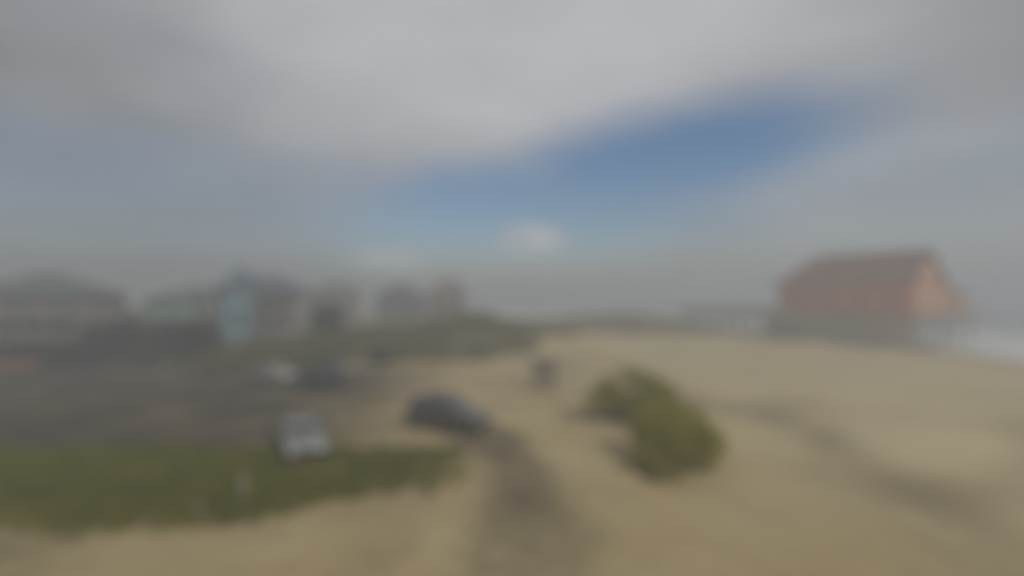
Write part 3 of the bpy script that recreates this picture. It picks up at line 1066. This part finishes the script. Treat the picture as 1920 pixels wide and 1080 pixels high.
def vehicle(label, loc, heading, paint, kind='suv', group='cars parked by the dunes'):
    """local +x is forward; heading = angle of forward in the xy plane"""
    t = thing('parked_car', label, 'car', loc, heading, group)
    if kind == 'suv':
        Lh, W, r = 2.35, 1.88, 0.37
        low = [(-2.33, 0.45), (-2.35, 0.75), (-2.30, 1.05), (0.95, 1.08), (1.55, 1.04), (2.15, 0.95), (2.33, 0.80), (2.36, 0.48), (2.25, 0.30)]
        cab = [(-2.20, 1.04), (-1.98, 1.70), (-1.70, 1.76), (0.05, 1.78), (0.32, 1.72), (1.10, 1.06)]
        wx = (-1.42, 1.42)
    elif kind == 'sedan':
        Lh, W, r = 2.3, 1.8, 0.33
        low = [(-2.28, 0.42), (-2.30, 0.78), (-2.2, 0.98), (-1.5, 1.00), (0.95, 0.96), (1.6, 0.90), (2.12, 0.80), (2.28, 0.66), (2.30, 0.42), (2.2, 0.26)]
        cab = [(-1.75, 0.97), (-1.05, 1.38), (-0.7, 1.44), (0.05, 1.45), (0.3, 1.41), (1.10, 0.95)]
        wx = (-1.38, 1.38)
    else:   # pickup
        Lh, W, r = 2.75, 1.98, 0.40
        low = [(-2.73, 0.55), (-2.75, 1.12), (-0.75, 1.14), (1.10, 1.16), (1.9, 1.13), (2.5, 1.05), (2.7, 0.85), (2.75, 0.52), (2.6, 0.36)]
        cab = [(-0.85, 1.12), (-0.72, 1.80), (-0.5, 1.86), (0.35, 1.88), (0.6, 1.82), (1.35, 1.14)]
        wx = (-1.75, 1.72)
    # lower shell with wheel arches
    def arch(cx):
        return [(cx + math.cos(a) * (r + 0.07), r + math.sin(a) * (r + 0.07)) for a in [math.pi * k / 8 for k in range(9)]]
    zb = 0.26
    bottom = []
    for cx in sorted(wx, reverse=True):
        pts = arch(cx)
        bottom += [(pts[0][0], zb)] + pts[0:] + [(pts[-1][0], zb)]
    outline = low + bottom + [(low[0][0] + 0.1, zb + 0.02)]
    nlow = len(outline)
    body = MB()
    ys = [(-W / 2 + 0.10, 0.96), (-W / 2, 1.0), (-W / 2 + 0.0, 1.0)]
    body.prism(outline, -W / 2, W / 2)
    b = body.build('body', paint, t, bevel=0.07)
    for p in b.data.polygons:
        p.use_smooth = True
    # cabin shell: tapered loft of the upper outline
    n = len(cab)
    taper = lambda z: W / 2 - 0.04 - (z - cab[0][1]) * 0.30
    cb = MB()
    cb.v = [(x, -taper(z), z) for x, z in cab] + [(x, taper(z), z) for x, z in cab]
    cb.f = [tuple(range(n)), tuple(range(2 * n - 1, n - 1, -1))] + [((k + 1) % n, k, n + k, n + (k + 1) % n) for k in range(n)]
    cb.build('cabin', paint, t, bevel=0.04, smoothed=True)
    g = glass_mat()
    def onside(s, pts, name):
        # pane slightly proud of the cabin side
        q = [Vector((x, s * (taper(z) + 0.008), z)) for x, z in pts]
        m = MB().poly(q)
        o = [v + Vector((0, -s * 0.03, 0)) for v in q]
        m.poly(list(reversed(o)))
        for k in range(len(q)):
            j = (k + 1) % len(q)
            m.quad(q[k], o[k], o[j], q[j])
        return m.build(name, g, t)
    zt, zl = cab[2][1] - 0.10, cab[0][1] + 0.06
    def cx_front(z):
        (xa, za), (xb, zb_) = cab[4], cab[5]
        return xb + (xa - xb) * (z - zb_) / (za - zb_)
    def cx_back(z):
        (xa, za), (xb, zb_) = cab[0], cab[1]
        return xa + (xb - xa) * (z - za) / (zb_ - za)
    fx, bx = cx_front, cx_back
    cuts = [-1.15, -0.30, ] if kind == 'suv' else ([-0.42] if kind == 'sedan' else [-0.05])
    for s in (-1, 1):
        lo, hi = [bx(zl) + 0.13] + [c + 0.04 for c in cuts], [c - 0.04 for c in cuts] + [fx(zl) - 0.16]
        tl, th = [bx(zt) + 0.13] + [c + 0.04 for c in cuts], [c - 0.04 for c in cuts] + [fx(zt) - 0.12]
        for a, bb, c, d in zip(lo, hi, tl, th):
            onside(s, [(a, zl), (bb, zl), (max(d, c + 0.1), zt), (c, zt)], 'side_window')
    def endpane(za, zb2, fn, out, name):
        ya, yb = taper(za) - 0.10, taper(zb2) - 0.10
        q = [(fn(za) + out, -ya, za), (fn(za) + out, ya, za), (fn(zb2) + out, yb, zb2), (fn(zb2) + out, -yb, zb2)]
        m = MB().poly(q).poly([(p[0] - out * 4, p[1], p[2]) for p in reversed(q)])
        for k in range(4):
            j = (k + 1) % 4
            m.quad(q[k], (q[k][0] - out * 4, q[k][1], q[k][2]), (q[j][0] - out * 4, q[j][1], q[j][2]), q[j])
        m.build(name, g, t)
    endpane(zl + 0.02, zt, fx, 0.012, 'windshield')
    endpane(zl + 0.06, zt, bx, -0.012, 'rear_window')
    if kind == 'pickup':
        MB().box(-2.6, -0.95, -W / 2 + 0.12, W / 2 - 0.12, 1.10, 1.155).build('bed_liner', mat('black_plastic', (0.03, 0.03, 0.03), 0.6), t)
    # wheels
    ty, rm = wheel_meshes(r, 0.22)
    for cx in wx:
        for s in (-1, 1):
            w = share('wheel', ty, None, t, (cx, s * (W / 2 - 0.11), r), (0, 0, 0 if s < 0 else math.pi))
            share('rim', rm, None, w)
    xf, xb = low[-3][0] if kind != 'sedan' else 2.28, low[1][0]
    blk = mat('black_plastic', (0.03, 0.03, 0.03), 0.6)
    lamp = mat('headlight_glass', (0.75, 0.76, 0.76), 0.15, 0.05)
    tail = mat('tail_light_red', (0.35, 0.02, 0.015), 0.25, 0.05)
    zh = low[-3][1] - 0.05
    for s in (-1, 1):
        MB().box(xf - 0.14, xf + 0.025, s * (W / 2 - 0.27) - 0.19, s * (W / 2 - 0.27) + 0.19, zh - 0.14, zh + 0.03).build('headlight', lamp, t, bevel=0.03)
        MB().box(xb - 0.02, xb + 0.12, s * (W / 2 - 0.2) - 0.12, s * (W / 2 - 0.2) + 0.12, low[1][1] - 0.02, low[1][1] + 0.26).build('tail_light', tail, t, bevel=0.02)
        MB().box(fx(zl) - 0.32, fx(zl) - 0.14, s * (W / 2 + 0.1) - 0.1, s * (W / 2 + 0.1) + 0.1, zl - 0.02, zl + 0.14).build('mirror', paint, t, bevel=0.03)
        for c in cuts[-1:] + [cuts[-1] - 0.95]:
            MB().bar((c - 0.25, s * (W / 2 + 0.008), zl - 0.16), (c - 0.08, s * (W / 2 + 0.008), zl - 0.16), 0.03, 0.03).build('door_handle', blk, t)
    MB().box(xf - 0.1, xf + 0.03, -W * 0.26, W * 0.26, zh - 0.22, zh - 0.03).build('grille', blk, t, bevel=0.02)
    MB().box(xf - 0.15, xf + 0.08, -W / 2 + 0.06, W / 2 - 0.06, 0.36, 0.54).build('bumper', blk, t, bevel=0.04)
    MB().box(xb - 0.07, xb + 0.15, -W / 2 + 0.06, W / 2 - 0.06, 0.40, 0.58).build('bumper', blk, t, bevel=0.04)
    MB().box(xb - 0.09, xb - 0.05, -0.26, 0.26, 0.60, 0.74).build('license_plate', mat('plate_white', (0.7, 0.7, 0.68), 0.4), t)
    if kind == 'suv':
        for s in (-1, 1):
            MB().bar((-1.6, s * 0.62, 1.83), (0.0, s * 0.62, 1.83), 0.05, 0.05).bar((-1.5, s * 0.62, 1.75), (-1.5, s * 0.62, 1.83), 0.05, 0.05).bar((-0.1, s * 0.62, 1.75), (-0.1, s * 0.62, 1.83), 0.05, 0.05).build('roof_rail', blk, t)
    return t

PZ = 0.012
vehicle('dark charcoal SUV parked alone on the sand near the middle', (-3.6, 29.2, PZ), R(-26), paint_mat('charcoal_paint', (0.085, 0.068, 0.056)), 'suv')
vehicle('pale silver-white car nose on to the camera beside the green strip', (-10.3, 25.0, PZ), R(-60), paint_mat('silver_white_paint', (0.23, 0.245, 0.23)), 'sedan')
vehicle('dark grey SUV side on at the far edge of the parking area', (-15.9, 42.4, PZ), R(172), paint_mat('dark_grey_paint', (0.035, 0.035, 0.04)), 'suv')
vehicle('pale low sedan beside the far dark vehicle', (-20.6, 44.6, PZ), R(-25), paint_mat('pale_champagne_paint', (0.48, 0.42, 0.37)), 'sedan')

# ------------------------------------------------------------------ small shed and posts
def kiosk():
    g = hz(2.6, 41) - 0.05
    t = thing('small_shed', 'small brown wooden shed with a pale square on its front', 'shed', (2.55, 41.2, g), R(-4))
    m = mat('brown_boards', (0.30, 0.245, 0.165), 0.85, 0.25, 2.0, stretch=(5, 5, 0.7))
    MB().box(-0.86, 0.86, 0.03, 1.5, 0.0, 2.05).build('wall', mat('brown_sheathing', (0.2, 0.16, 0.11), 0.9), t)
    bd = MB().box(-0.105, 0.105, -0.014, 0.014, 0.02, 2.04).mesh('board')
    bd.materials.append(m)
    for k in range(8):
        share('board', bd, None, t, (-0.77 + k * 0.22, 0.014 + random.uniform(-0.004, 0.004), 0))
    for s in (-1, 1):
        for k in range(6):
            share('board', bd, None, t, (s * 0.876, 0.19 + k * 0.22, 0), (0, 0, math.pi / 2))
    MB().poly([(-1.02, -0.2, 2.06), (1.02, -0.2, 2.06), (1.02, 1.65, 2.34), (-1.02, 1.65, 2.34)]).poly([(-1.02, 1.65, 2.26), (1.02, 1.65, 2.26), (1.02, -0.2, 1.98), (-1.02, -0.2, 1.98)]) \
        .quad((-1.02, -0.2, 1.98), (1.02, -0.2, 1.98), (1.02, -0.2, 2.06), (-1.02, -0.2, 2.06)).quad((1.02, -0.2, 1.98), (1.02, 1.65, 2.26), (1.02, 1.65, 2.34), (1.02, -0.2, 2.06)).quad((-1.02, 1.65, 2.26), (-1.02, -0.2, 1.98), (-1.02, -0.2, 2.06), (-1.02, 1.65, 2.34)).build('roof', mat('brown_shingles', (0, 0, 0)), t, fix=False)
    MB().box(-0.24, 0.36, -0.05, -0.012, 0.62, 1.2).build('pale_panel', mat('pale_square', (0.42, 0.38, 0.31), 0.6, 0.05), t)  # plain pale square on the front boards
    for s in (-1, 1):
        MB().bar((s * 0.9, -0.03, 0), (s * 0.9, -0.03, 2.04), 0.1, 0.08).build('corner_post', m, t)
kiosk()

def marker_post(label, x, y, h, lean, d=0.11, col=(0.29, 0.275, 0.17), group='pale posts in the grass'):
    g = hz(x, y)
    t = thing('marker_post', label, 'post', (x, y, g - 0.05), random.random() * 3, group)
    t.rotation_euler = (R(lean[0]), R(lean[1]), 0.3)
    m = mat('pale_post_wood', col, 0.8, 0.15)
    MB().tube([(0, 0, -0.25), (0, 0, h * 0.5), (0, 0, h)], [d / 2, d / 2 * 0.97, d / 2 * 0.93], 10).build('post', m, t, smoothed=False)
    MB().tube([(0, 0, h), (0, 0, h + 0.03), (0, 0, h + 0.06)], [d * 0.62, d * 0.62, d * 0.25], 10).build('post_cap', m, t)
    MB().tube([(0, 0, h * 0.82), (0, 0, h * 0.90)], [d * 0.53, d * 0.53], 10).build('reflector_band', mat('pale_band', (0.42, 0.40, 0.3), 0.5), t)
marker_post('pale slanting post at the sandy right end of the green strip', -2.15, 20.6, 0.95, (0, -9), 0.11)
marker_post('thick pale post standing in the middle of the green strip', -9.75, 18.6, 1.0, (2, 2), 0.26)
marker_post('short pale post in the green strip, left of the thick post', -10.6, 17.4, 0.6, (-2, 3), 0.13)
marker_post('thin grey-brown post on open sand behind the round bushes', 22.0, 68.5, 1.5, (0, 1), 0.16, group=None)

# ------------------------------------------------------------------ vegetation
def leaf_quads(centres, size, squash=0.55, rng=RNG):
    """one small folded quad per centre, random tilt; returns verts, faces"""
    n = len(centres)
    a = rng.normal(size=(n, 3))
    a[:, 2] *= squash
    a /= np.linalg.norm(a, axis=1, keepdims=True)
    b = rng.normal(size=(n, 3))
    b -= (a * b).sum(1, keepdims=True) * a
    b /= np.linalg.norm(b, axis=1, keepdims=True)
    s = (size * rng.uniform(0.6, 1.4, n))[:, None]
    p = centres
    v = np.stack([p - a * s, p + b * s * 0.45, p + a * s, p - b * s * 0.45], 1).reshape(-1, 3)
    f = np.arange(n * 4).reshape(n, 4)
    return v, f

def crown_points(lobes, n, rng, hollow=0.35):
    """points in clumps through the lobes: (cx,cy,cz,rx,ry,rz)"""
    vol = np.array([l[3] * l[4] * l[5] for l in lobes]) ** 0.75
    pts = []
    for l, k in zip(lobes, (n * vol / vol.sum()).astype(int)):
        nc = max(10, k // 55)
        d = rng.normal(size=(nc, 3))
        d /= np.linalg.norm(d, axis=1, keepdims=True)
        rr = rng.uniform(hollow, 1.0, nc) ** 0.6
        c = d * rr[:, None]
        i = rng.integers(0, nc, k)
        p = c[i] + rng.normal(size=(k, 3)) * 0.15
        p = p * np.array(l[3:6]) + np.array(l[0:3])
        pts.append(p[p[:, 2] > 0.03])
    return np.concatenate(pts)

def shrub(name, label, cat, x, y, lobes, n, leaf, size, seed, group=None, stems=7, stem_r=0.05):
    rng = np.random.default_rng(seed)
    g = hz(x, y)
    t = thing(name, label, cat, (x, y, g), 0, group)
    pts = crown_points(lobes, n, rng)
    v, f = leaf_quads(pts, size, 0.6, rng)
    obj('crown', np_mesh('crown', v, f), leaf, t)
    mb = MB()
    for k in range(stems):
        l = lobes[k % len(lobes)]
        tip = Vector((l[0] + rng.uniform(-0.6, 0.6) * l[3], l[1] + rng.uniform(-0.6, 0.6) * l[4], l[2] + rng.uniform(0, 0.5) * l[5]))
        b0 = Vector((l[0] * 0.25 + rng.uniform(-0.2, 0.2), l[1] * 0.25 + rng.uniform(-0.2, 0.2), -0.15))
        mid = b0.lerp(tip, 0.5) + Vector((rng.uniform(-0.2, 0.2), rng.uniform(-0.2, 0.2), 0.25))
        mb.tube([b0, b0.lerp(mid, 0.6), mid, tip], [stem_r, stem_r * 0.8, stem_r * 0.6, stem_r * 0.2], 6)
        for _ in range(2):
            e = mid + Vector((rng.uniform(-0.5, 0.5) * l[3], rng.uniform(-0.5, 0.5) * l[4], rng.uniform(0.1, 0.6) * l[5]))
            mb.tube([mid, e], [stem_r * 0.5, stem_r * 0.15], 5)
    mb.build('trunk', mat('shrub_bark', (0.13, 0.10, 0.075), 0.95, 0.25), t, fix=False)
    return t

olive = leaf_mat('olive_leaves', (0.27, 0.25, 0.010), (0.47, 0.425, 0.034))
dark = leaf_mat('dark_evergreen_leaves', (0.034, 0.038, 0.014), (0.075, 0.078, 0.028))
brush = leaf_mat('brown_green_brush', (0.155, 0.14, 0.018), (0.26, 0.225, 0.045))
green = leaf_mat('coastal_green', (0.155, 0.165, 0.005), (0.285, 0.27, 0.016))

shrub('round_bush', 'large olive bush on open sand, nearer of the two', 'bush', 7.15, 23.2,
      [(0.35, 0.1, 1.25, 1.75, 1.5, 1.35), (-0.15, -0.3, 0.7, 1.5, 1.4, 0.9), (1.25, 0.1, 1.0, 1.1, 1.1, 1.15), (-1.35, -1.1, 0.55, 0.75, 0.7, 0.65), (-0.7, -1.7, 0.4, 1.0, 0.7, 0.5), (-0.4, 1.6, 1.3, 1.2, 1.0, 1.1), (0.9, 0.9, 1.6, 1.0, 0.9, 1.0)],
      15000, olive, 0.085, 11, 'olive bushes on the sand', 12)
shrub('round_bush', 'broad olive bush on open sand, farther of the two', 'bush', 7.55, 31.6,
      [(0, 0, 1.55, 2.2, 1.6, 1.45), (-1.6, 0, 1.1, 1.5, 1.3, 1.1), (1.5, 0.2, 0.95, 1.6, 1.3, 1.0), (0.6, -1.2, 0.7, 1.8, 1.0, 0.75), (0.7, -3.2, 0.75, 1.1, 1.5, 0.8)],
      13000, olive, 0.10, 12, 'olive bushes on the sand', 12)

trees = [(-46.3, 60.0, 3.4, 5.3, 'leftmost dark evergreen tree, beside the beige stilt house'),
         (-57.5, 77.0, 3.2, 5.6, 'dark evergreen tree in the gap between the beige and mint houses'),
         (-40.5, 61.5, 3.0, 4.5, 'broad dark evergreen tree in front of the mint house'),
         (-37.0, 60.0, 2.6, 4.2, 'rounded dark evergreen tree between mint house and blue tower'),
         (-26.6, 74.0, 2.6, 5.6, 'narrow dark evergreen tree at the right corner of the cream house')]
for k, (x, y, r, h, lab) in enumerate(trees):
    rng = np.random.default_rng(40 + k)
    lobes = [(0, 0, h * 0.62, r * 0.8, r * 0.8, h * 0.38)]
    for j in range(6):
        a = j * 1.05 + rng.uniform(-0.3, 0.3)
        lobes.append((math.cos(a) * r * 0.6, math.sin(a) * r * 0.6, h * rng.uniform(0.3, 0.62), r * 0.5, r * 0.5, h * 0.27))
    shrub('evergreen_tree', lab, 'tree', x, y, lobes, 6500, dark, 0.17, 40 + k, 'dark evergreens before the houses', 9, 0.11)

sh = [(-14.2, 55.5, 1.2, 1.5, 'small dark shrub at the foot of the brushy dune'),
      (-5.2, 73.0, 2.6, 1.9, 'wide brown-green shrub crowning the right shoulder of the brushy dune'),
      (-10.5, 74.5, 2.8, 1.7, 'brown-green shrub on the dune top below the tan gabled house'),
      (-17.5, 73.5, 3.0, 1.6, 'brown-green shrub on the dune top below the grey-blue house')]
for k, (x, y, r, h, lab) in enumerate(sh):
    rng = np.random.default_rng(70 + k)
    lobes = [(0, 0, h * 0.5, r, r * 0.8, h * 0.5)] + [(math.cos(a) * r * 0.7, math.sin(a) * r * 0.6, h * 0.4, r * 0.5, r * 0.5, h * 0.4) for a in (0.4, 2.2, 3.7, 5.3)]
    shrub('dune_shrub', lab, 'shrub', x, y, lobes, 4000, dark if k == 0 else brush, 0.13, 70 + k, 'shrubs on the brushy dune', 8, 0.05)

def cover_points(n, box, thr, rng):
    x = rng.uniform(box[0], box[1], n)
    y = rng.uniform(box[2], box[3], n)
    v = veg_mask(x, y)
    k = v * rng.uniform(0.15, 1.0, n) > thr * 0.7
    return x[k], y[k], v[k]

def grass(name, label, n, box, hgt, wid, blades, m, seed, thr=0.3):
    """tufts of tapered bent blades as one mass"""
    rng = np.random.default_rng(seed)
    x, y, v = cover_points(n, box, thr, rng)
    h0 = height(x, y)
    x, y, h0, v = (np.repeat(q, blades) for q in (x, y, h0, v))
    k = len(x)
    x = x + rng.normal(size=k) * 0.10
    y = y + rng.normal(size=k) * 0.10
    a = rng.uniform(0, 2 * math.pi, k)
    hh = hgt * rng.uniform(0.45, 1.25, k) * (0.5 + 0.5 * v) * (0.7 + 0.6 * vnoise(x, y, 2.0))
    bend = hh * rng.uniform(0.15, 0.7, k)
    dx, dy = np.cos(a), np.sin(a)
    wx, wy = -dy * wid, dx * wid
    p0 = np.stack([x - wx, y - wy, h0 - 0.03], -1)
    p1 = np.stack([x + wx, y + wy, h0 - 0.03], -1)
    m0 = np.stack([x - wx * 0.7 + dx * bend * 0.35, y - wy * 0.7 + dy * bend * 0.35, h0 + hh * 0.62], -1)
    m1 = np.stack([x + wx * 0.7 + dx * bend * 0.35, y + wy * 0.7 + dy * bend * 0.35, h0 + hh * 0.62], -1)
    tp = np.stack([x + dx * bend + wx * 0.1, y + dy * bend + wy * 0.1, h0 + hh], -1)
    tq = np.stack([x + dx * bend - wx * 0.1, y + dy * bend - wy * 0.1, h0 + hh], -1)
    V = np.stack([p0, p1, m1, m0, tp, tq], 1).reshape(-1, 3)
    i = np.arange(k) * 6
    F = np.concatenate([np.stack([i, i + 1, i + 2, i + 3], -1), np.stack([i + 3, i + 2, i + 4, i + 5], -1)])
    o = obj(name, np_mesh(name, V, F), m)
    return tag(o, label, 'grass', kind='stuff')

def low_brush(name, label, n, box, hgt, per, size, m, seed, thr=0.35):
    """knee-high leafy scrub, one mass"""
    rng = np.random.default_rng(seed)
    x, y, v = cover_points(n, box, thr, rng)
    h0 = height(x, y)
    r = rng.uniform(0.3, 0.8, len(x)) * hgt
    x, y, h0, r = (np.repeat(q, per) for q in (x, y, h0, r))
    d = rng.normal(size=(len(x), 3))
    d /= np.linalg.norm(d, axis=1, keepdims=True)
    d *= (rng.uniform(0.2, 1, len(x)) ** 0.5)[:, None]
    P = np.stack([x + d[:, 0] * r * 1.2, y + d[:, 1] * r * 1.2, h0 + np.abs(d[:, 2]) * r * 1.3], -1)
    v, f = leaf_quads(P, size, 0.6, rng)
    o = obj(name, np_mesh(name, v, f), m)
    return tag(o, label, 'brush', kind='stuff')

grass('strip_grass', 'green coastal grass strip between the sand and the parking area', 17000, (-34, 0, 10, 25.2), 0.42, 0.014, 9, green, 5)
low_brush('strip_brush', 'low leafy plants growing in the green strip', 2600, (-34, 0, 15, 25), 0.55, 26, 0.055, green, 6, 0.42)
low_brush('dune_brush', 'brown-green scrub covering the dune behind the parking area', 3200, (-36, 14, 52, 92), 1.7, 36, 0.15, brush, 8)
low_brush('far_dune_brush', 'dim brush on the far dune before the sea', 1300, (-4, 48, 88, 122), 1.2, 26, 0.17, brush, 9)
low_brush('roadside_brush', 'dark scrub in front of the houses', 1900, (-75, -20, 50.5, 66), 0.6, 22, 0.15, dark, 10)
low_brush('pier_brush', 'low brown scrub along the foot of the boardwalk and stairs', 700, (34, 60, 74, 116), 0.8, 22, 0.14, brush, 13)

# ------------------------------------------------------------------ sea mist around everything
def haze():
    me = MB().box(-5600, 5600, -400, 5600, -8.0, 17.5).mesh('haze')
    m = bpy.data.materials.new('sea_mist')
    m.use_nodes = True
    t = m.node_tree
    t.nodes.clear()
    v = N(t, 'ShaderNodeVolumePrincipled')
    v.inputs['Color'].default_value = (0.745, 0.785, 0.845, 1)
    v.inputs['Density'].default_value = 0.0076
    v.inputs['Anisotropy'].default_value = 0.1
    o = N(t, 'ShaderNodeOutputMaterial')
    t.links.new(v.outputs[0], o.inputs['Volume'])
    ob = obj('haze', me, m)
    tag(ob, 'pale sea mist lying over the beach', 'mist', kind='stuff')
haze()
